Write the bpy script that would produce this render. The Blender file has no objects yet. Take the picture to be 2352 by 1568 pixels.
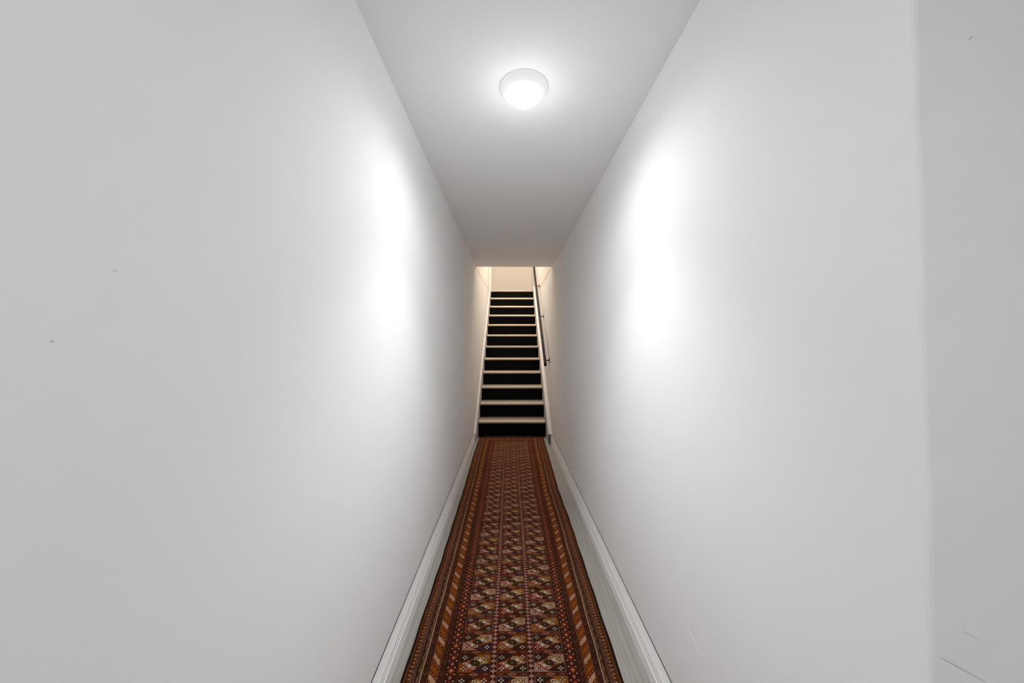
import bpy, bmesh, math, random
import numpy as np
from mathutils import Vector

random.seed(7)
rng = np.random.default_rng(7)
S = bpy.context.scene
COL = S.collection

# ------------------------------------------------------------------ camera
F_PX = 784.0
CAM_H = 1.24
cam_d = bpy.data.cameras.new('camera')
cam_d.sensor_width = 36.0
cam_d.lens = F_PX / 2352.0 * 36.0
cam_d.clip_start = 0.02
cam = bpy.data.objects.new('camera', cam_d)
COL.objects.link(cam)
cam.location = (0, 0, CAM_H)
cam.rotation_euler = (math.pi / 2 + 10.0 / F_PX, 0, -5.0 / F_PX)
S.camera = cam

# ------------------------------------------------------------------ world, exposure, lamp strengths
w = bpy.data.worlds.new('world')
w.use_nodes = True
w.node_tree.nodes['Background'].inputs[0].default_value = (0.8, 0.85, 0.9, 1)
w.node_tree.nodes['Background'].inputs[1].default_value = 0.0
S.world = w
S.view_settings.view_transform = 'Standard'
S.view_settings.look = 'None'
S.view_settings.exposure = 0.26
S.view_settings.gamma = 1.0
S.view_settings.use_curve_mapping = False
S.cycles.max_bounces = 14
S.cycles.diffuse_bounces = 10
S.cycles.glossy_bounces = 3
S.cycles.use_adaptive_sampling = True
S.cycles.adaptive_threshold = 0.08
S.cycles.adaptive_min_samples = 16
S.cycles.sample_clamp_indirect = 0
S.cycles.use_light_tree = False
# watts of each fitting: (wide wash, downward beam, glow to the sides and up)
CORRIDOR_LAMP = (14.5, 35.0, 0.75)      # the fitting in view
ENTRY_FILL = (17.5, 0.0, 0.0)          # added fill lamp, unseen behind the camera, to even out the corridor light
UPSTAIRS_LAMP = (110.0, 130.0, 0.0)      # warm fitting high over the stairs
WHITE = (0.955, 0.98, 1.0)
WARM = (1.0, 0.885, 0.79)

# ------------------------------------------------------------------ helpers
def lin(h):
    h = h.lstrip('#')
    out = []
    for i in (0, 2, 4):
        c = int(h[i:i + 2], 16) / 255.0
        out.append(c / 12.92 if c <= 0.04045 else ((c + 0.055) / 1.055) ** 2.4)
    return tuple(out)


def mat(name, col, rough=0.5, spec=0.5, metal=0.0):
    m = bpy.data.materials.new(name)
    m.use_nodes = True
    b = m.node_tree.nodes['Principled BSDF']
    c = lin(col) if isinstance(col, str) else col
    b.inputs['Base Color'].default_value = (*c, 1)
    b.inputs['Roughness'].default_value = rough
    b.inputs['Specular IOR Level'].default_value = spec
    b.inputs['Metallic'].default_value = metal
    return m


def noise_mat(name, c1, c2, scale, stretch=(1, 1, 1), rough=0.5, bump=0.0, bump_scale=None,
              detail=4.0, spec=0.5, dist=0.0, lo=0.3, hi=0.7):
    """two tones mixed by noise in object space plus fine relief"""
    m = mat(name, c1, rough, spec)
    nt = m.node_tree
    b = nt.nodes['Principled BSDF']
    tc = nt.nodes.new('ShaderNodeTexCoord')
    mp = nt.nodes.new('ShaderNodeMapping')
    mp.inputs['Scale'].default_value = stretch
    nz = nt.nodes.new('ShaderNodeTexNoise')
    nz.inputs['Scale'].default_value = scale
    nz.inputs['Detail'].default_value = detail
    nz.inputs['Distortion'].default_value = dist
    mr = nt.nodes.new('ShaderNodeMapRange')
    mr.inputs['From Min'].default_value = lo
    mr.inputs['From Max'].default_value = hi
    mx = nt.nodes.new('ShaderNodeMix')
    mx.data_type = 'RGBA'
    ca = lin(c1) if isinstance(c1, str) else c1
    cb = lin(c2) if isinstance(c2, str) else c2
    mx.inputs[6].default_value = (*ca, 1)
    mx.inputs[7].default_value = (*cb, 1)
    L = nt.links
    L.new(tc.outputs['Object'], mp.inputs[0])
    L.new(mp.outputs[0], nz.inputs['Vector'])
    L.new(nz.outputs['Fac'], mr.inputs['Value'])
    L.new(mr.outputs[0], mx.inputs[0])
    L.new(mx.outputs[2], b.inputs['Base Color'])
    if bump:
        n2 = nt.nodes.new('ShaderNodeTexNoise')
        n2.inputs['Scale'].default_value = bump_scale or scale
        n2.inputs['Detail'].default_value = 3
        bp = nt.nodes.new('ShaderNodeBump')
        bp.inputs['Strength'].default_value = bump
        bp.inputs['Distance'].default_value = 0.002
        L.new(mp.outputs[0] if bump_scale is None else tc.outputs['Object'], n2.inputs['Vector'])
        L.new(n2.outputs['Fac'], bp.inputs['Height'])
        L.new(bp.outputs[0], b.inputs['Normal'])
    return m


def emit_mat(name, col, strength):
    m = bpy.data.materials.new(name)
    m.use_nodes = True
    b = m.node_tree.nodes['Principled BSDF']
    b.inputs['Base Color'].default_value = (0.8, 0.8, 0.8, 1)
    b.inputs['Emission Color'].default_value = (*col, 1)
    b.inputs['Emission Strength'].default_value = strength
    m.cycles.emission_sampling = 'NONE'
    return m


def obj(name, verts, faces, material, parent=None, smooth=False):
    me = bpy.data.meshes.new(name)
    me.from_pydata([tuple(v) for v in verts], [], faces)
    me.update()
    bm = bmesh.new()
    bm.from_mesh(me)
    bmesh.ops.recalc_face_normals(bm, faces=bm.faces)
    bm.to_mesh(me)
    bm.free()
    me.materials.append(material)
    if smooth:
        me.polygons.foreach_set('use_smooth', [True] * len(me.polygons))
    o = bpy.data.objects.new(name, me)
    COL.objects.link(o)
    if parent is not None:
        o.parent = parent
        o.matrix_parent_inverse = parent.matrix_world.inverted()
    return o


HEX = [(0, 1, 3, 2), (4, 6, 7, 5), (0, 4, 5, 1), (2, 3, 7, 6), (0, 2, 6, 4), (1, 5, 7, 3)]


def hexa(corners, base=0):
    """8 corners ordered x-major (x0y0z0,x0y0z1,x0y1z0,x0y1z1,x1...)"""
    return corners, [tuple(i + base for i in f) for f in HEX]


def box(x0, x1, y0, y1, z0, z1):
    return [(x, y, z) for x in (x0, x1) for y in (y0, y1) for z in (z0, z1)]


def boxes(name, lst, material, parent=None):
    vs, fs = [], []
    for c in lst:
        v, f = hexa(c, len(vs))
        vs += v
        fs += f
    return obj(name, vs, fs, material, parent)


def bevel(o, width=0.002, seg=2):
    md = o.modifiers.new('bevel', 'BEVEL')
    md.width = width
    md.segments = seg
    md.limit_method = 'ANGLE'
    return o


def prism(profile, a, b, name, material, parent=None, smooth=False):
    """profile: list of points in 3-D at end a given by function a(p), at end b by b(p)"""
    n = len(profile)
    vs = [a(p) for p in profile] + [b(p) for p in profile]
    fs = [(i, (i + 1) % n, n + (i + 1) % n, n + i) for i in range(n)]
    fs += [tuple(range(n)), tuple(range(2 * n - 1, n - 1, -1))]
    return obj(name, vs, fs, material, parent, smooth)


def lathe(name, prof, material, parent, seg=48, cx=0, cy=0):
    vs, fs = [], []
    for r, z in prof:
        for k in range(seg):
            t = 2 * math.pi * k / seg
            vs.append((cx + r * math.cos(t), cy + r * math.sin(t), z))
    for i in range(len(prof) - 1):
        for k in range(seg):
            fs.append((i * seg + k, i * seg + (k + 1) % seg, (i + 1) * seg + (k + 1) % seg, (i + 1) * seg + k))
    fs.append(tuple(range(seg)))
    fs.append(tuple(range((len(prof) - 1) * seg, len(prof) * seg)))
    return obj(name, vs, fs, material, parent, True)


def tube(name, pts, r, material, parent, seg=6):
    pts = [Vector(p) for p in pts]
    vs, fs = [], []
    for i, p in enumerate(pts):
        t = (pts[min(i + 1, len(pts) - 1)] - pts[max(i - 1, 0)]).normalized()
        up = Vector((0, 0, 1)) if abs(t.z) < 0.9 else Vector((0, 1, 0))
        s = t.cross(up).normalized()
        u = s.cross(t)
        for k in range(seg):
            a = 2 * math.pi * k / seg
            vs.append(p + (s * math.cos(a) + u * math.sin(a)) * r)
    for i in range(len(pts) - 1):
        for k in range(seg):
            fs.append((i * seg + k, i * seg + (k + 1) % seg, (i + 1) * seg + (k + 1) % seg, (i + 1) * seg + k))
    fs.append(tuple(range(seg)))
    fs.append(tuple(range((len(pts) - 1) * seg, len(pts) * seg)))
    return obj(name, vs, fs, material, parent, True)


def empty(name, loc=(0, 0, 0)):
    o = bpy.data.objects.new(name, None)
    o.empty_display_size = 0.1
    COL.objects.link(o)
    o.location = loc
    bpy.context.view_layer.update()
    return o


def tag(o, label, cat, group=None):
    o['label'] = label
    o['category'] = cat
    if group:
        o['group'] = group
    return o


def struct(o, label=None, cat=None):
    o['kind'] = 'structure'
    if label:
        o['label'] = label
    if cat:
        o['category'] = cat
    return o


# ------------------------------------------------------------------ materials
def paint(name, c1, c2, scale, bump_scale, bump):
    """matt emulsion: plain diffuse, two hardly different tones and a faint roller texture"""
    m = bpy.data.materials.new(name)
    m.use_nodes = True
    nt = m.node_tree
    L = nt.links
    nt.nodes.remove(nt.nodes['Principled BSDF'])
    out = nt.nodes['Material Output']
    d = nt.nodes.new('ShaderNodeBsdfDiffuse')
    tc = nt.nodes.new('ShaderNodeTexCoord')
    nz = nt.nodes.new('ShaderNodeTexNoise')
    nz.inputs['Scale'].default_value = scale
    nz.inputs['Detail'].default_value = 1
    mx = nt.nodes.new('ShaderNodeMix')
    mx.data_type = 'RGBA'
    mx.inputs[6].default_value = (*c1, 1)
    mx.inputs[7].default_value = (*c2, 1)
    L.new(tc.outputs['Object'], nz.inputs['Vector'])
    L.new(nz.outputs['Fac'], mx.inputs[0])
    L.new(mx.outputs[2], d.inputs['Color'])
    L.new(d.outputs[0], out.inputs['Surface'])
    if bump:
        n2 = nt.nodes.new('ShaderNodeTexNoise')
        n2.inputs['Scale'].default_value = bump_scale
        n2.inputs['Detail'].default_value = 1
        bp = nt.nodes.new('ShaderNodeBump')
        bp.inputs['Strength'].default_value = bump
        bp.inputs['Distance'].default_value = 0.002
        L.new(tc.outputs['Object'], n2.inputs['Vector'])
        L.new(n2.outputs['Fac'], bp.inputs['Height'])
        L.new(bp.outputs[0], d.inputs['Normal'])
    return m


M_wall = paint('white wall paint', (0.935, 0.935, 0.935), (0.915, 0.915, 0.915), 2.2, 90, 0.08)
M_ceil = paint('ceiling paint', (0.935, 0.935, 0.935), (0.915, 0.915, 0.915), 2.0, 90, 0.0)
M_cream = paint('cream stairwell paint', (0.89, 0.86, 0.81), (0.88, 0.85, 0.80), 2.0, 90, 0.0)
M_trim = noise_mat('white trim enamel', (0.94, 0.94, 0.935), (0.92, 0.92, 0.915), 6, rough=0.35)
M_joint_shade = mat('dark joint shade', '#2a2a2a', 0.9, 0.1)  # dark colour stands in for the shade above the baseboard
M_tread = noise_mat('grey brown wood tread', '#a39586', '#8a7c6e', 9, (2, 26, 26), rough=0.5, bump=0.05)
M_nose = noise_mat('pale tread nosing', '#ecdfd0', '#dccebd', 7, (2, 20, 20), rough=0.38)
M_riser = noise_mat('black gloss riser', (0.0012, 0.0012, 0.0013), (0.0018, 0.0016, 0.0014), 5, rough=0.3, spec=0.1)
M_string = noise_mat('white stringer paint', (0.74, 0.72, 0.70), (0.68, 0.66, 0.64), 8, rough=0.45)
M_cut = mat('grey raw board end', '#6b6862', 0.8)
M_iron = noise_mat('dark bronze metal', '#120d0a', '#1b1410', 20, rough=0.5, spec=0.16)
M_shell = emit_mat('softly glowing opal shell', (1.0, 1.0, 1.0), 0.24)
M_lamp = emit_mat('lit diffuser', (1.0, 1.0, 1.0), 4.0)
M_warm = emit_mat('lit warm diffuser', (1.0, 0.80, 0.60), 4.0)
M_scuff = mat('scuff mark', (0.68, 0.68, 0.68), 0.9, 0.1)
M_scratch = mat('pale scratch', (0.97, 0.97, 0.97), 0.8)
M_screw = mat('screw head', '#a09a90', 0.4, metal=0.6)
M_bind = noise_mat('black rug binding', '#191210', '#2a1a12', 90, rough=0.95, spec=0.1)
M_fringe = noise_mat('tan rug fringe', '#8a7660', '#6e5a46', 60, rough=0.95, spec=0.1)


def floor_material():
    m = mat('grey wood look vinyl', '#9d9c98', 0.42, 0.4)
    nt = m.node_tree
    L = nt.links
    b = nt.nodes['Principled BSDF']
    tc = nt.nodes.new('ShaderNodeTexCoord')
    mp = nt.nodes.new('ShaderNodeMapping')
    mp.inputs['Scale'].default_value = (9, 1.1, 1)
    n1 = nt.nodes.new('ShaderNodeTexNoise')
    n1.inputs['Scale'].default_value = 1.6
    n1.inputs['Detail'].default_value = 2
    wv = nt.nodes.new('ShaderNodeTexWave')
    wv.wave_type = 'BANDS'
    wv.bands_direction = 'X'
    wv.inputs['Scale'].default_value = 1.7
    wv.inputs['Distortion'].default_value = 6
    wv.inputs['Detail'].default_value = 3
    wv.inputs['Detail Scale'].default_value = 1.6
    mx = nt.nodes.new('ShaderNodeMix')
    mx.data_type = 'RGBA'
    mx.inputs[6].default_value = (*lin('#9f9992'), 1)
    mx.inputs[7].default_value = (*lin('#aaa49d'), 1)
    n2 = nt.nodes.new('ShaderNodeTexNoise')
    n2.inputs['Scale'].default_value = 3.0
    mx2 = nt.nodes.new('ShaderNodeMix')
    mx2.data_type = 'RGBA'
    mx2.blend_type = 'MULTIPLY'
    mx2.inputs[0].default_value = 0.55
    cr = nt.nodes.new('ShaderNodeMapRange')
    cr.inputs['From Min'].default_value = 0.3
    cr.inputs['From Max'].default_value = 0.7
    cr.inputs['To Min'].default_value = 0.84
    cr.inputs['To Max'].default_value = 1.0
    L.new(tc.outputs['Object'], mp.inputs[0])
    L.new(mp.outputs[0], wv.inputs['Vector'])
    L.new(wv.outputs['Fac'], mx.inputs[0])
    L.new(mp.outputs[0], n2.inputs['Vector'])
    L.new(n2.outputs['Fac'], cr.inputs['Value'])
    L.new(mx.outputs[2], mx2.inputs[6])
    L.new(cr.outputs[0], mx2.inputs[7])
    L.new(mx2.outputs[2], b.inputs['Base Color'])
    return m


M_floor = floor_material()

# ------------------------------------------------------------------ the room shell
ZT = 2.30          # level where the corridor walls meet the upper storey
TOP = 4.95         # ceiling of the upper storey
Y_BACK = -1.3
Y_CEIL_END = 4.4545
Y_END = 8.7
X_OUT = 1.35
SK_H = 0.122       # baseboard height


def xl(z):
    return -0.4614 + 0.0063 * (min(z, ZT) - SK_H)


def xr(z):
    return 0.5386 + 0.0058 * (min(z, ZT) - SK_H)


def yc(z):
    return 0.4385 + 0.015 * (z - 0.81)


def zceil(y):
    return CAM_H + 0.990 + 0.0098 * y


# left wall, slightly out of plumb
lw = [(-0.60, Y_BACK, 0), (-0.60, Y_BACK, ZT), (-0.60, Y_END, 0), (-0.60, Y_END, ZT),
      (xl(0), Y_BACK, 0), (xl(ZT), Y_BACK, ZT), (xl(0), Y_END, 0), (xl(ZT), Y_END, ZT)]
lu = box(-0.60, xl(ZT), 4.30, Y_END, ZT, TOP)
wall_left = struct(boxes('wall_left', [lw, lu], M_wall))

# right wall up to the outside corner, with the corner rounded and a little uneven
NZ = 40
vs, fs = [], []
for i in range(NZ + 1):
    z = ZT * i / NZ
    wob = 0.0011 * math.sin(z * 17.0) + 0.0008 * math.sin(z * 41.0 + 1.0) + random.uniform(-0.0004, 0.0004)
    y = yc(z) + wob
    x = xr(z)
    vs += [(x, Y_END, z), (x, y + 0.006, z), (x + 0.0012, y + 0.0025, z), (x + 0.004, y + 0.0006, z),
           (x + 0.10, yc(z), z), (x + 0.10, Y_END, z)]
for i in range(NZ):
    a, b = i * 6, (i + 1) * 6
    for k in range(6):
        fs.append((a + k, a + (k + 1) % 6, b + (k + 1) % 6, b + k))
fs += [tuple(range(6)), tuple(range(NZ * 6, NZ * 6 + 6))]
n = len(vs)
uv_, uf_ = hexa(box(xr(ZT), xr(ZT) + 0.10, 4.30, Y_END, ZT, TOP), n)
vs += uv_
fs += uf_
wall_right = struct(obj('wall_right', vs, fs, M_wall))

# the return of that corner, facing back into the entry
vs, fs = [], []
for i in range(9):
    z = ZT * i / 8
    vs += [(xr(z) + 0.10, yc(z), z), (X_OUT, yc(z), z), (X_OUT, yc(z) + 0.1, z), (xr(z) + 0.10, yc(z) + 0.1, z)]
for i in range(8):
    a, b = i * 4, i * 4 + 4
    for k in range(4):
        fs.append((a + k, a + (k + 1) % 4, b + (k + 1) % 4, b + k))
fs += [(0, 1, 2, 3), (32, 33, 34, 35)]
wall_return = struct(obj('wall_return', vs, fs, M_wall))

struct(boxes('wall_entry', [box(X_OUT, X_OUT + 0.1, Y_BACK, 0.6, 0, ZT)], M_wall))
struct(boxes('wall_back', [box(-0.60, X_OUT + 0.1, Y_BACK - 0.1, Y_BACK, 0, ZT)], M_wall))
struct(boxes('wall_end', [box(-0.60, 0.66, Y_END, Y_END + 0.1, 2.2, TOP)], M_cream))
# wall over the corridor ceiling edge, closing the upper storey
struct(boxes('wall_header', [box(-0.60, 0.66, Y_CEIL_END - 0.12, Y_CEIL_END, 2.47, TOP)], M_cream))

c = [(x, y, z) for x in (-0.60, X_OUT + 0.1) for y in (Y_BACK, Y_CEIL_END) for z in (0, 1)]
c = [(x, y, zceil(y) if z == 0 else 2.47) for x, y, z in c]
ceiling = struct(boxes('ceiling', [c], M_ceil))
struct(boxes('ceiling_upper', [box(-0.60, 0.66, 4.30, Y_END + 0.1, TOP, TOP + 0.1)], M_cream))
floor = struct(boxes('floor', [box(-0.60, X_OUT + 0.1, Y_BACK - 0.1, 5.4, -0.08, 0)], M_floor))

# thicker plaster on the upper storey walls, its lower edge shows as a fine line
PZ = 0.008


def plaster(name, x_in, x_wall, z0, z1):
    c = [(x, y, z) for x in sorted((x_in, x_wall)) for y in (Y_CEIL_END + 0.002, 7.36) for z in (0, 1)]
    c = [(x, y, (z0 if y < 5 else z1) if z == 0 else TOP) for x, y, z in c]
    return boxes(name, [c], M_cream)


struct(plaster('wall_upper_left', xl(ZT) + 0.003, xl(ZT) - 0.02, CAM_H + 1.030, CAM_H + 1.150))
struct(plaster('wall_upper_right', xr(ZT) - 0.005, xr(ZT) + 0.02, CAM_H + 1.030, CAM_H + 1.085))

# small marks on the paint
def mark(parent, p, q, wdt, material, nrm):
    p, q, nrm = Vector(p), Vector(q), Vector(nrm)
    s = (q - p).cross(nrm).normalized() * wdt / 2
    e = nrm * 0.0004
    m_ = (p + q) / 2
    vs = [p + e, m_ + s + e, q + e, m_ - s + e, p - e, m_ + s - e, q - e, m_ - s - e]
    obj('scuff', vs, [(0, 1, 2, 3), (4, 5, 6, 7), (0, 1, 5, 4), (1, 2, 6, 5), (2, 3, 7, 6), (3, 0, 4, 7)],
        material, parent)


def on_return(px, py):
    u, v = (px - 1171) / F_PX, (794 - py) / F_PX
    d = 0.4445
    for _ in range(3):
        d = yc(CAM_H + v * d)
    return (u * d, d, CAM_H + v * d)


for p, q, wd in (((2209, 1446), (2248, 1468), 0.0009), ((2159, 1507), (2262, 1563), 0.0009),
                 ((2244, 77), (2258, 69), 0.0022)):
    mark(wall_return, on_return(*p), on_return(*q), wd, M_scuff, (0, -1, 0))


def on_right(px, py):
    u, v = (px - 1171) / F_PX, (794 - py) / F_PX
    x = xr(1.2)
    for _ in range(3):
        x = xr(CAM_H + v * x / u)
    return (x, x / u, CAM_H + v * x / u)


mark(wall_right, on_right(1574, 1430), on_right(1600, 1490), 0.002, M_scratch, (-1, 0, 0))


def on_left(px, py):
    u, v = (px - 1171) / F_PX, (794 - py) / F_PX
    x = xl(1.2)
    for _ in range(3):
        x = xl(CAM_H + v * x / u)
    return (x, x / u, CAM_H + v * x / u)


for p, q, wd in (((889, 1272), (896, 1263), 0.0012), ((896, 1263), (905, 1258), 0.0012), ((124, 782), (134, 785), 0.003),
                 ((262, 622), (276, 622), 0.0012)):
    mark(wall_left, on_left(*p), on_left(*q), wd, M_scuff, (1, 0, 0))
zc_ = zceil(2.72)
mark(ceiling, (0.130, 2.72, zc_), (0.146, 2.72, zc_), 0.014, M_scuff, (0, 0, -1))

# ------------------------------------------------------------------ baseboards
PROF = [(0.0, 0.0), (0.020, 0.0), (0.020, 0.047), (0.0185, 0.051), (0.0165, 0.053), (0.0160, 0.066), (0.0142, 0.068),
        (0.0142, 0.071), (0.0128, 0.0735), (0.0150, 0.077), (0.0168, 0.080), (0.0162, 0.0845), (0.0110, 0.097),
        (0.0062, 0.110), (0.0034, 0.1202), (0.0, 0.1205)]


def baseboard(name, side, y0, y1):
    if side == 'left':
        f = lambda p, y: (xl(0.06) + p[0], y, p[1])
    else:
        f = lambda p, y: (xr(0.06) - p[0], y, p[1])
    o = prism(PROF, lambda p: f(p, y0), lambda p: f(p, y1), name, M_trim)
    struct(o)
    s = 1 if side == 'left' else -1
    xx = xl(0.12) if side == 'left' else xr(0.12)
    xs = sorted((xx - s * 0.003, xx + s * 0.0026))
    boxes('joint_shade', [box(xs[0], xs[1], y0, y1, 0.1204, 0.1216)], M_joint_shade, o)  # solid dark strip imitating the shadow line between trim and wall
    return o


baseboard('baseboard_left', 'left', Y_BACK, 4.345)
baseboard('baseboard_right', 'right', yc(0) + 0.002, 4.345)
bb = prism(PROF, lambda p: (xr(0) - 0.02, yc(0) - p[0], p[1]), lambda p: (X_OUT, yc(0) - p[0], p[1]),
           'baseboard_return', M_trim)
struct(bb)

# ------------------------------------------------------------------ staircase
ST = empty('staircase', (0.03, 4.34, 0))
tag(ST, 'straight staircase with black risers and pale wood treads climbing from the corridor end', 'staircase')
NST = 12
D1, RUN = 4.655, 0.2596
Z1, RISE = 0.2188, 0.2045
WT = 0.912
TH = 0.034


def nose(k):
    return D1 + RUN * k, Z1 + RISE * k


def cx(y):
    return 0.0303 + 0.0066 * (y - D1)


def nosing_profile():
    pts = []
    for k in range(7):
        a = math.pi / 2 + math.pi * k / 6
        pts.append((0.012 + math.cos(a) * 0.012, -TH / 2 + math.sin(a) * TH / 2))
    return [(0.050, 0.0)] + pts + [(0.050, -TH)]


for k in range(NST):
    y, z = nose(k)
    c = cx(y)
    x0, x1 = c - WT / 2, c + WT / 2
    zp = nose(k - 1)[1] if k else 0.0
    rb = zp if k else 0.0
    # riser stands behind the nosing
    r = boxes('riser', [box(x0 - 0.006, x1 + 0.006, y + 0.028, y + 0.046, rb, z - TH)], M_riser, ST)
    if k == NST - 1:
        yy = Y_END
        t = boxes('tread', [box(x0, x1, y + 0.050, y + 0.20, z - TH, z - 0.0005)], M_tread, ST)
        t['label'] = 'top tread at the landing edge'
        for px in (1157.2, 1188.4):
            xs = (px - 1171) / F_PX * (y + 0.028)
            zs = CAM_H + (794 - 680) / F_PX * (y + 0.028)
            lathe('screw', [(0.0045, 0), (0.0045, 0.002), (0.002, 0.003)], M_screw, r, 10)
            sc = r.children[-1]
            sc.rotation_euler = (math.pi / 2, 0, 0)
            sc.location = (xs, y + 0.0275, zs)
            sc.matrix_parent_inverse = ST.matrix_world.inverted() @ ST.matrix_world
    else:
        t = boxes('tread', [box(x0, x1, y + 0.050, y + RUN + 0.028, z - TH, z)], M_tread, ST)
    ns = prism(nosing_profile(), lambda p: (x0 + 0.002, y + p[0], z + p[1]), lambda p: (x1 - 0.002, y + p[0], z + p[1]),
               'nosing', M_nose, t)
    ns['label'] = 'pale rounded front edge of the tread'

# stringers: boards on both walls, top edge parallel to the nosing line
SY0, SY1, SSL = 4.345, 7.42, 0.786


def stringer(x_wall, xin, name='stringer'):
    def z_top(y):
        return SK_H + SSL * (y - 4.345)
    prof = [(SY0, 0.0), (SY0, z_top(SY0)), (SY1, z_top(SY1)), (SY1, z_top(SY1) - 0.62), (SY0 + 0.45, 0.0)]
    return bevel(prism(prof, lambda p: (x_wall(p[1]), p[0], p[1]),
                       lambda p: (xin + 0.0066 * (p[0] - SY0), p[0], p[1]), name, M_string, ST), 0.003, 2)


xsl = cx(SY0) - WT / 2 - 0.004
xsr = cx(SY0) + WT / 2 + 0.004
stringer(lambda z: -0.4614 + 0.0063 * (z - SK_H) + 0.0006 + 0.0036 * z / 2.54, xsl)
sr = stringer(lambda z: 0.5386 + 0.0058 * (z - SK_H) - 0.0006 - 0.0072 * z / 2.54, xsr)
boxes('board_end', [box(xsr + 0.001, xr(0.06) - 0.0195, SY0 - 0.0015, SY0 + 0.004, 0.0, SK_H - 0.004)], M_cut, sr)

# landing floor and the board that closes the left wall at the stair head
zl = nose(NST - 1)[1]
struct(boxes('floor_upper', [box(-0.60, 0.66, nose(NST - 1)[0] + 0.20, Y_END, zl - 0.2, zl - 0.001)], M_tread))
struct(bevel(boxes('trim_1', [box(xl(ZT) - 0.01, xl(ZT) + 0.044, 7.425, 7.47, zl - 0.05, TOP)], M_trim), 0.003))

# ------------------------------------------------------------------ handrail
HR = empty('handrail', (0.477, 4.58, 0.95))
tag(HR, 'dark square metal handrail on brackets along the right wall of the stairs', 'handrail')
RY0, RZ0, RSL = 4.585, 0.962, 0.812
RY1 = 7.55


def rz(y):
    return RZ0 + RSL * (y - RY0)


hw, hh = 0.017, 0.022


def rail_x(y):
    return 0.4765 + 0.0035 * (y - RY0)


rp = [(-hw, -hh), (hw, -hh), (hw, hh), (-hw, hh)]
bevel(prism(rp, lambda p: (rail_x(RY0) + p[0], RY0, rz(RY0) + 0.028 + p[1]),
            lambda p: (rail_x(RY1) + p[0], RY1, rz(RY1) + 0.028 + p[1]), 'rail', M_iron, HR), 0.003, 2)
for by in (4.672, 5.50, 6.27, 7.1):
    zb = rz(by) + 0.010
    xw = xr(zb) - (0.005 if zb > 2.31 else 0)
    pl = boxes('bracket', [box(xw - 0.005, xw + 0.001, by - 0.018, by + 0.018, zb - 0.036, zb + 0.036)], M_iron, HR)
    bevel(pl, 0.0015)
    tube('bracket_arm', [(xw - 0.004, by, zb), (rail_x(by) + 0.002, by, zb)], 0.0068, M_iron, pl, 10)


# ------------------------------------------------------------------ ceiling fittings
def fitting(loc, emat, watts, colour, scale=1.0, wide_angle=math.pi, beam_angle=1.65):
    """tapered white drum with a shallow lit dome, hanging under a ceiling at loc"""
    e = empty('ceiling_light', loc)
    s = scale
    x, y, z = loc
    lathe('housing', [(0.090 * s, z + 0.004), (0.092 * s, z - 0.004), (0.089 * s, z - 0.012), (0.078 * s, z - 0.027),
                      (0.067 * s, z - 0.035), (0.0605 * s, z - 0.036), (0.0598 * s, z - 0.030)], M_shell, e, 64, x, y)
    dome = [(0.0595 * s, z - 0.032), (0.0595 * s, z - 0.038)]
    for k in range(1, 9):
        a = math.pi / 2 * k / 8
        dome.append((0.0595 * s * math.cos(a) + 0.0005, z - 0.038 - 0.022 * s * math.sin(a)))
    lathe('diffuser', dome, emat, e, 64, x, y)
    wide, beam, glow = watts
    for kind, power, size, drop in (('SPOT', wide, wide_angle, 0.052 * s), ('SPOT', beam, beam_angle, 0.052 * s),
                                    ('POINT', glow, 0, 0.10)):
        if not power:
            continue
        ld = bpy.data.lights.new('lamp_glow', kind)
        ld.energy = power
        ld.color = colour
        if kind == 'SPOT':
            ld.spot_size = size
            ld.spot_blend = 1.0
        ld.shadow_soft_size = 0.05 * s
        lo = bpy.data.objects.new('lamp_glow', ld)
        COL.objects.link(lo)
        lo.location = (x, y, z - 0.038 - 0.028 * s - drop)
        lo.parent = e
        lo.matrix_parent_inverse = e.matrix_world.inverted()
    return e


tag(fitting((0.054, 1.315, zceil(1.315)), M_lamp, CORRIDOR_LAMP, WHITE), 'small round lit white ceiling light over the corridor', 'ceiling light')
tag(fitting((0.10, -0.52, zceil(-0.52)), M_lamp, ENTRY_FILL, WHITE), 'added fill light in a round ceiling fitting, unseen behind the viewer',
    'ceiling light')
tag(fitting((0.12, 6.15, TOP), M_warm, UPSTAIRS_LAMP, WARM, 1.8, 2.85, 1.3), 'warm round ceiling light high over the stair head', 'ceiling light')

# ------------------------------------------------------------------ runner rug
RUG_Y0, RUG_Y1 = 0.15, 4.640
RW = 0.81
LEFT = [(0.15, -0.3965), (1.256, -0.3965), (1.99, -0.3895), (2.455, -0.3914), (2.96, -0.392), (3.44, -0.399),
        (3.84, -0.406), (4.32, -0.406), (4.65, -0.398)]
RIGHT = [(0.15, 0.414), (1.256, 0.414), (2.0, 0.417), (2.455, 0.4196), (2.70, 0.415), (2.98, 0.413), (3.41, 0.423),
         (3.71, 0.430), (4.0, 0.434), (4.39, 0.441), (4.65, 0.447)]


def interp(tab, y):
    return np.interp(y, [a for a, _ in tab], [b for _, b in tab])


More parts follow.
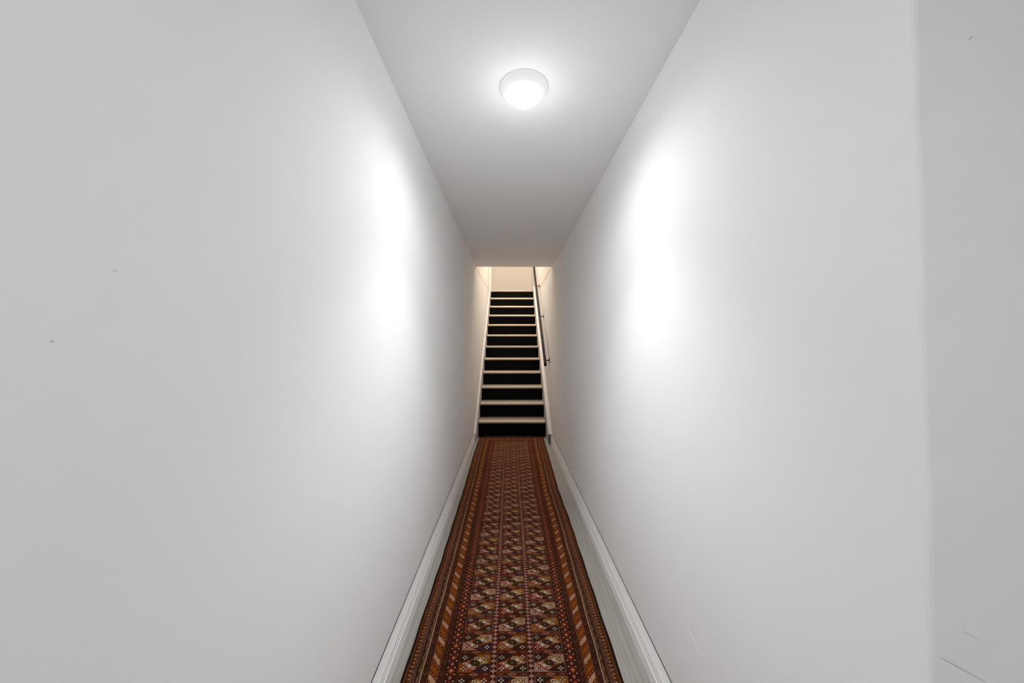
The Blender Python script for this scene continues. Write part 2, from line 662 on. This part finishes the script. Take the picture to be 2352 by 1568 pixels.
def rug_colors(U, Vd):
    """U metres across from the left edge (0..RW), Vd metres along the corridor; linear RGB per knot"""
    sh = U.shape
    C = np.zeros(sh + (3,))

    def put(mask, h, a=1.0):
        c = np.array(lin(h))
        if np.isscalar(a):
            C[mask] = C[mask] * (1 - a) + c * a
        else:
            aa = a[mask][:, None]
            C[mask] = C[mask] * (1 - aa) + c * aa

    def disc(x, y, r):
        return (x * x + y * y) < r * r

    def diam(x, y, rx, ry):
        return np.abs(x) / rx + np.abs(y) / ry < 1.0

    C[:] = lin('#34120c')
    ds = np.minimum(U, RW - U)                # distance from the long edge
    de = RUG_Y1 - Vd                          # distance from the far end
    end = de < ds
    D = np.where(end, de, ds) / RW            # band coordinate
    A = np.where(end, U, Vd)                  # coordinate along the band
    side = np.where(U < RW / 2, -1.0, 1.0)    # mirrored on the two long edges
    m = lambda a, b: (D >= a) & (D < b)
    h1 = rng.random(sh)

    # --- outer bands
    put(m(0, .008), '#1a100c')
    put(m(.008, .034), '#542610')
    put(m(.008, .0115), '#6f5238')
    ph = (A / 0.0165) % 1 - 0.5
    x = (D - 0.0275) * RW
    put(m(.008, .036) & disc(x / 0.0075, (ph * 0.0165) / 0.0042, 1) & (x > -0.006), '#a47c60')
    put(m(.0115, .026) & (((A / 0.0055) % 1) < 0.38), '#3a1806')
    put(m(.034, .062), '#2c140b')
    for j, dd in enumerate((.037, .042, .048, .0545)):
        p2 = ((A + j * 0.0041) / 0.0088) % 1 - 0.5
        sel = m(.034, .060) & disc((D - dd) * RW, p2 * 0.0088, 0.0019)
        put(sel, '#b0866c' if j % 2 == 0 else '#8e6a5c')
    put(m(.058, .064), '#201209')
    put(m(.063, .0795), '#2a180d')
    p3 = (A / 0.046) % 1
    wav = .0715 + .0045 * np.sin(2 * np.pi * p3)
    p4 = ((A + side * (D - wav) * RW * 0.6) / 0.0058) % 1
    put(m(.063, .0795) & (p4 < 0.45) & (np.abs(D - wav) < .0065), '#8f7358')
    put(m(.0795, .0835), '#c0a084')
    for a0, a1 in ((.0835, .112), (.162, .190)):
        put(m(a0, a1), '#2e160d')
        mid = (a0 + a1) / 2
        xx = np.abs(D - mid) / (a1 - a0) * 2
        v5 = ((A - xx * 0.026) / 0.046) % 1
        put(m(a0, a1) & (v5 < 0.10) & (xx < 0.8), '#74524a')
        put(m(a0, a1) & (v5 > 0.45) & (v5 < 0.53) & (xx < 0.75), '#523626')
        put(m(a0, a0 + .003), '#200e08')
        put(m(a1 - .003, a1), '#200e08')
    put(m(.112, .1155), '#8e6a4a')
    put(m(.157, .1605), '#86604a')
    # barber pole band
    inn = m(.1155, .157)
    put(inn, '#4c1c08')
    q = (D - .1155) / (.157 - .1155)
    pv = ((A - (1 - q) * 0.038 - 0.004) / 0.0827) % 1
    body = inn & (q > .06) & (q < .94)
    st = (np.sin((A + q * 0.02) * 2 * np.pi / 0.0042) * np.sin(q * 2 * np.pi * 4.5))
    put(body & (pv < 0.26), '#bf9678')
    put(body & (pv < 0.26) & (st > 0.35) & (pv > .04) & (pv < .22), '#93684a')
    put(body & (pv >= 0.26) & (pv < 0.50), '#5a220c')
    put(body & (pv >= 0.50) & (pv < 0.76), '#8a4a22')
    put(body & (pv >= 0.50) & (pv < 0.54), '#96603c')
    put(body & (pv > 0.60) & (pv < 0.66) & (np.abs(q - .5) < .1), '#b06a38')
    put(body & (pv >= 0.76), '#5a220c')
    for pc in (0.38, 0.88):
        for qq in (.2, .5, .8):
            put(body & disc((q - qq) * .0336, (((pv - pc + .5) % 1) - .5) * 0.0827, 0.0026), '#c4906c')
    # flower band
    fl = m(.190, .240)
    put(fl, '#38120d')
    xq = (D - .215) * RW
    fi = np.floor(A / 0.0535)
    fy = ((A / 0.0535) % 1 - 0.5) * 0.0535
    odd = (fi % 2) == 0
    put(fl & (np.abs(xq) > .0165), '#24100a')
    big = fl & diam(xq, fy, 0.0150, 0.0140)
    put(big & odd, '#80402a')
    put(big & ~odd, '#74302a')
    put(fl & diam(xq, fy, 0.0078, 0.0078), '#a85c3c')
    put(fl & disc(np.abs(xq) - .0070, np.abs(fy) - .0062, 0.0022), '#4a1c12')
    put(fl & diam(xq, fy, 0.0042, 0.0046), '#d49470')
    fy2 = np.abs(fy) - 0.0535 / 2
    put(fl & diam(xq, fy2, 0.0062, 0.0080), '#b48878')
    put(fl & diam(xq, fy2, 0.0028, 0.0036), '#4a1c14')
    put(fl & disc(np.abs(xq) - .0135, np.abs(fy) - .0135, 0.0026), '#cbb49a')
    put(m(.240, .2475), '#2a130b')
    put(m(.2415, .2435), '#4c2a1c')

    # --- inner field
    fld = D >= .2475
    f0 = .2475 * RW
    cw, gw = .148 * RW, .0305 * RW
    X = U - f0
    colw = cw + gw
    ci = np.clip(np.floor(X / colw), 0, 2)
    cxm = X - ci * colw                       # 0..cw inside a cell, beyond it in the column
    P = 0.0925
    row = np.floor((Vd - 1.565) / P) + 1      # row far edge at 1.565 + P*row
    gy = (1.565 + P * row) - Vd               # 0 at the far edge of the row's cell
    Hc = 0.0775
    cell = fld & (cxm < cw) & (gy < Hc)
    gap = fld & (cxm < cw) & (gy >= Hc)
    colm = fld & (cxm >= cw)
    # columns of little flowers
    put(colm, '#3a120f')
    xx = cxm - cw - gw / 2
    put(colm & (np.abs(xx) > gw / 2 - 0.0022), '#4c241c')
    yy = ((Vd / 0.0206) % 1 - 0.5) * 0.0206
    for ddx, ddy in ((0, .0046), (0, -.0046), (.0058, 0), (-.0058, 0)):
        put(colm & disc(xx - ddx, yy - ddy, 0.0030), '#cfa797')
    put(colm & disc(xx, yy, 0.0022), '#6a2a22')
    # gaps between rows
    put(gap, '#40180f')
    gg = (gy - Hc) / (P - Hc) - 0.5
    cc = (cxm / cw - .5) * 2
    put(gap & diam(cc, gg, .36, .42), '#9a6654')
    put(gap & diam(cc, gg, .10, .20), '#3c140c')
    put(gap & diam(np.abs(cc) - .75, gg, .28, .28), '#7a4434')
    put(gap & (np.abs(gg) > .40), '#2c120a')
    # cells
    sx, sy = cxm / cw, gy / Hc                 # 0..1, sy grows towards the viewer
    put(cell, '#4a1e12')
    k3 = (ci + np.where(True, -row, 0) + 300).astype(int) % 3
    # row with far edge 1.565 (row 0): red, pink, orange
    acc = ['#60241a', '#a27c68', '#875022']
    hue = (np.sin(ci * 12.9898 + row * 78.233) * 43758.5453) % 1
    dk = sx * .95 + sy * .95
    ul = cell & (sx / .66 + sy / .52 < 1)
    lr = cell & ((1 - sx) / .66 + (1 - sy) / .52 < 1)
    ur = cell & ((1 - sx) / .54 + sy / .56 < 1)
    ll = cell & (sx / .54 + (1 - sy) / .56 < 1)
    put(ul, '#1d1610')
    put(lr, '#1d1610')
    put(ul & (hue < .3), '#1b181c')
    put(lr & (hue > .80), '#201c30')
    put(lr & (hue < .25), '#181b14')
    for kk in range(3):
        put((ur | ll) & (k3 == kk), acc[kk])
    # edge of the accent triangles
    eu = cell & (np.abs((1 - sx) / .54 + sy / .56 - 1) < .07)
    el = cell & (np.abs(sx / .54 + (1 - sy) / .56 - 1) < .07)
    put(eu | el, '#58301a')
    # centre lozenge
    mx_, my_ = sx - .5, sy - .5
    a1 = (mx_ * .62 + my_ * .9)
    a2 = (mx_ * .75 - my_ * .62)
    loz = cell & (np.abs(a1) < .26) & (np.abs(a2) < .36)
    put(loz & (a2 < -.05), '#7a4a34')
    put(loz & (a2 >= -.05), '#6c4426')
    put(loz & (a2 < -.20), '#8c4a3e')
    put(loz & (a2 > .22), '#94703e')
    put(cell & (((mx_) / .17) ** 2 + ((my_) / .19) ** 2 < 1), '#2c2012')
    put(cell & disc(mx_, my_ * .65, .022), '#b89878')
    # two cream animal shapes, one turned against the other
    for sgn in (1, -1):
        ax = (mx_ - sgn * .135) * sgn
        ay = (my_ + sgn * .15) * sgn
        b1 = (np.abs(ax * .80 - ay * .6) < .105) & (np.abs(ax * .6 * .65 + ay * .8 * .65) < .042)
        # body slopes down to the outside
        t_ = ax * .87 + ay * .50
        n_ = -ax * .50 + ay * .87
        bod = (np.abs(t_) < .108) & (np.abs(n_) < .047 + .022 * np.sin(t_ * 26))
        leg1 = (np.abs(ax + .145) < .015) & (ay > -.16) & (ay < -.01)
        leg2 = (np.abs(ay + .155 + .1 * (ax + .09)) < .026) & (np.abs(ax + .09) < .055)
        leg3 = (np.abs(ax - .035) < .035) & (ay < .02) & (ay > -.12)
        head = disc(ax - .145, (ay - .115) * .7, .038)
        put(cell & (bod | leg3 | head), '#c9b7a2')
        put(cell & (leg1 | leg2), '#bfa890')
        put(cell & disc(ax - .235, (ay - .14) * .65, .022), '#c8ac98')
        put(cell & disc(ax - .07, (ay - .19) * .65, .022), '#b89c88')
    # four-dot flowers in the corners
    for fx, fy_, dark in ((.155, .20, False), (.845, .80, False), (.84, .20, True), (.16, .80, True)):
        dx, dy = (sx - fx) * cw, (sy - fy_) * Hc
        if dark:
            put(cell & disc(dx, dy, .0092), '#3e180e')
        for ox, oy in ((0, .0058), (0, -.0058), (.0076, 0), (-.0076, 0)):
            put(cell & disc(dx - ox, dy - oy, .0028), '#dac4ae')
    # tan outline
    bw = .0018
    line = cell & ((cxm < bw) | (cxm > cw - bw) | (gy < bw) | (gy > Hc - bw))
    put(line, '#8a6a58')
    put(line & (hue > .66), '#5c3024')
    # wool variation
    v = 1 + .42 * (h1 - .5)
    C *= v[..., None]
    ab = 1 + .07 * np.sin(Vd * 9.0 + np.sin(Vd * 3.1) * 2) + .05 * np.sin(Vd * 31)
    C *= ab[..., None]
    return np.clip(C, 0, 1)


ys = np.concatenate([np.arange(RUG_Y0, 1.15, 0.004), np.arange(1.15, 2.3, 0.002), np.arange(2.3, RUG_Y1, 0.0034),
                     [RUG_Y1]])
NXR = 441
us = np.linspace(0, 1, NXR)
Ug, Vg = np.meshgrid(us, ys)
Lx, Rx = interp(LEFT, Vg), interp(RIGHT, Vg)
# small waves along the free edges
XX = Lx + (Rx - Lx) * Ug + 0.0012 * np.sin(Vg * 23) * np.abs(2 * Ug - 1)
ZZ = 0.0085 + 0.0012 * np.sin(Vg * 5.3 + 2 * Ug) + 0.0008 * np.sin(Vg * 13 + 5 * Ug) + rng.uniform(-.0003, .0003, Ug.shape)
C = rug_colors(Ug * RW, Vg)
ny = len(ys)
top = np.stack([XX, Vg, ZZ], -1).reshape(-1, 3)
idx = np.arange(ny * NXR).reshape(ny, NXR)
quads = np.stack([idx[:-1, :-1], idx[:-1, 1:], idx[1:, 1:], idx[1:, :-1]], -1).reshape(-1, 4)
# rim and underside
ring = np.concatenate([idx[0, :], idx[1:, -1], idx[-1, -2::-1], idx[-2:0:-1, 0]])
base = top[ring].copy()
base[:, 2] = 0.0004
nb = len(ring)
bi = np.arange(nb) + len(top)
sideq = np.stack([ring, bi, np.roll(bi, -1), np.roll(ring, -1)], -1)
verts = np.concatenate([top, base])
allq = np.concatenate([quads, sideq])
RG = empty('runner_rug', (0.01, 2.4, 0))
tag(RG, 'long patterned red brown wool runner rug lying down the corridor floor', 'rug')
me = bpy.data.meshes.new('pile')
me.vertices.add(len(verts))
me.vertices.foreach_set('co', verts.astype(np.float32).ravel())
me.loops.add(allq.size)
me.loops.foreach_set('vertex_index', allq.astype(np.int32).ravel())
me.polygons.add(len(allq))
me.polygons.foreach_set('loop_start', np.arange(0, allq.size, 4, dtype=np.int32))
me.update(calc_edges=True)
att = me.color_attributes.new('knot_colour', 'FLOAT_COLOR', 'POINT')
cc = np.ones((len(verts), 4), np.float32)
cc[:len(top), :3] = C.reshape(-1, 3)
cc[len(top):, :3] = lin('#1a100c')
att.data.foreach_set('color', cc.ravel())
mr_ = mat('knotted wool', '#5a2c1c', 0.95, 0.1)
nt = mr_.node_tree
an = nt.nodes.new('ShaderNodeAttribute')
an.attribute_name = 'knot_colour'
bs = nt.nodes['Principled BSDF']
hs = nt.nodes.new('ShaderNodeHueSaturation')
hs.inputs['Saturation'].default_value = 1.08
hs.inputs['Value'].default_value = 0.66
nt.links.new(an.outputs['Color'], hs.inputs['Color'])
nt.links.new(hs.outputs['Color'], bs.inputs['Base Color'])
bs.inputs['Sheen Weight'].default_value = 0.75
bs.inputs['Sheen Roughness'].default_value = 0.45
bs.inputs['Sheen Tint'].default_value = (*lin('#c0622e'), 1)
me.materials.append(mr_)
pile = bpy.data.objects.new('pile', me)
COL.objects.link(pile)
pile.parent = RG
pile.matrix_parent_inverse = RG.matrix_world.inverted()

# overcast dark binding along both long edges
for s, tab in ((-1, LEFT), (1, RIGHT)):
    yy = np.linspace(RUG_Y0, RUG_Y1, 120)
    xx = interp(tab, yy) + s * 0.0012 + 0.0012 * np.sin(yy * 23)
    tube('binding', [(float(a), float(b), 0.0055) for a, b in zip(xx, yy)], 0.0048, M_bind, RG, 8)

# fringe at the far end, pushed against the first riser
fr = empty('fringe', (0.02, RUG_Y1, 0))
fr.parent = RG
fr.matrix_parent_inverse = RG.matrix_world.inverted()
bpy.context.view_layer.update()
xa, xb = float(interp(LEFT, RUG_Y1)), float(interp(RIGHT, RUG_Y1))
nfr = 46
for i in range(nfr):
    x = xa + 0.03 + (xb - xa - 0.05) * (i + 0.5) / nfr + random.uniform(-.004, .004)
    tube('strand', [(x, RUG_Y1 - 0.002, 0.006), (x + random.uniform(-.008, .008), RUG_Y1 + 0.016, 0.005),
                    (x + random.uniform(-.018, .018), RUG_Y1 + 0.030 + random.uniform(0, .008), 0.006)],
         0.0022, M_fringe, fr, 5)
yr = D1 + 0.016
tube('cord', [(-0.342, yr, 0.050), (-0.340, yr, 0.038), (-0.330, yr - .004, 0.024), (-0.308, yr - .008, 0.014),
              (-0.27, yr - .012, 0.011), (-0.15, yr - .012, 0.009), (0.0, yr - .014, 0.010), (0.06, yr - .012, 0.014),
              (0.10, yr - .012, 0.009), (0.25, yr - .014, 0.009), (0.41, yr - .016, 0.008)], 0.0032, M_fringe, fr, 6)
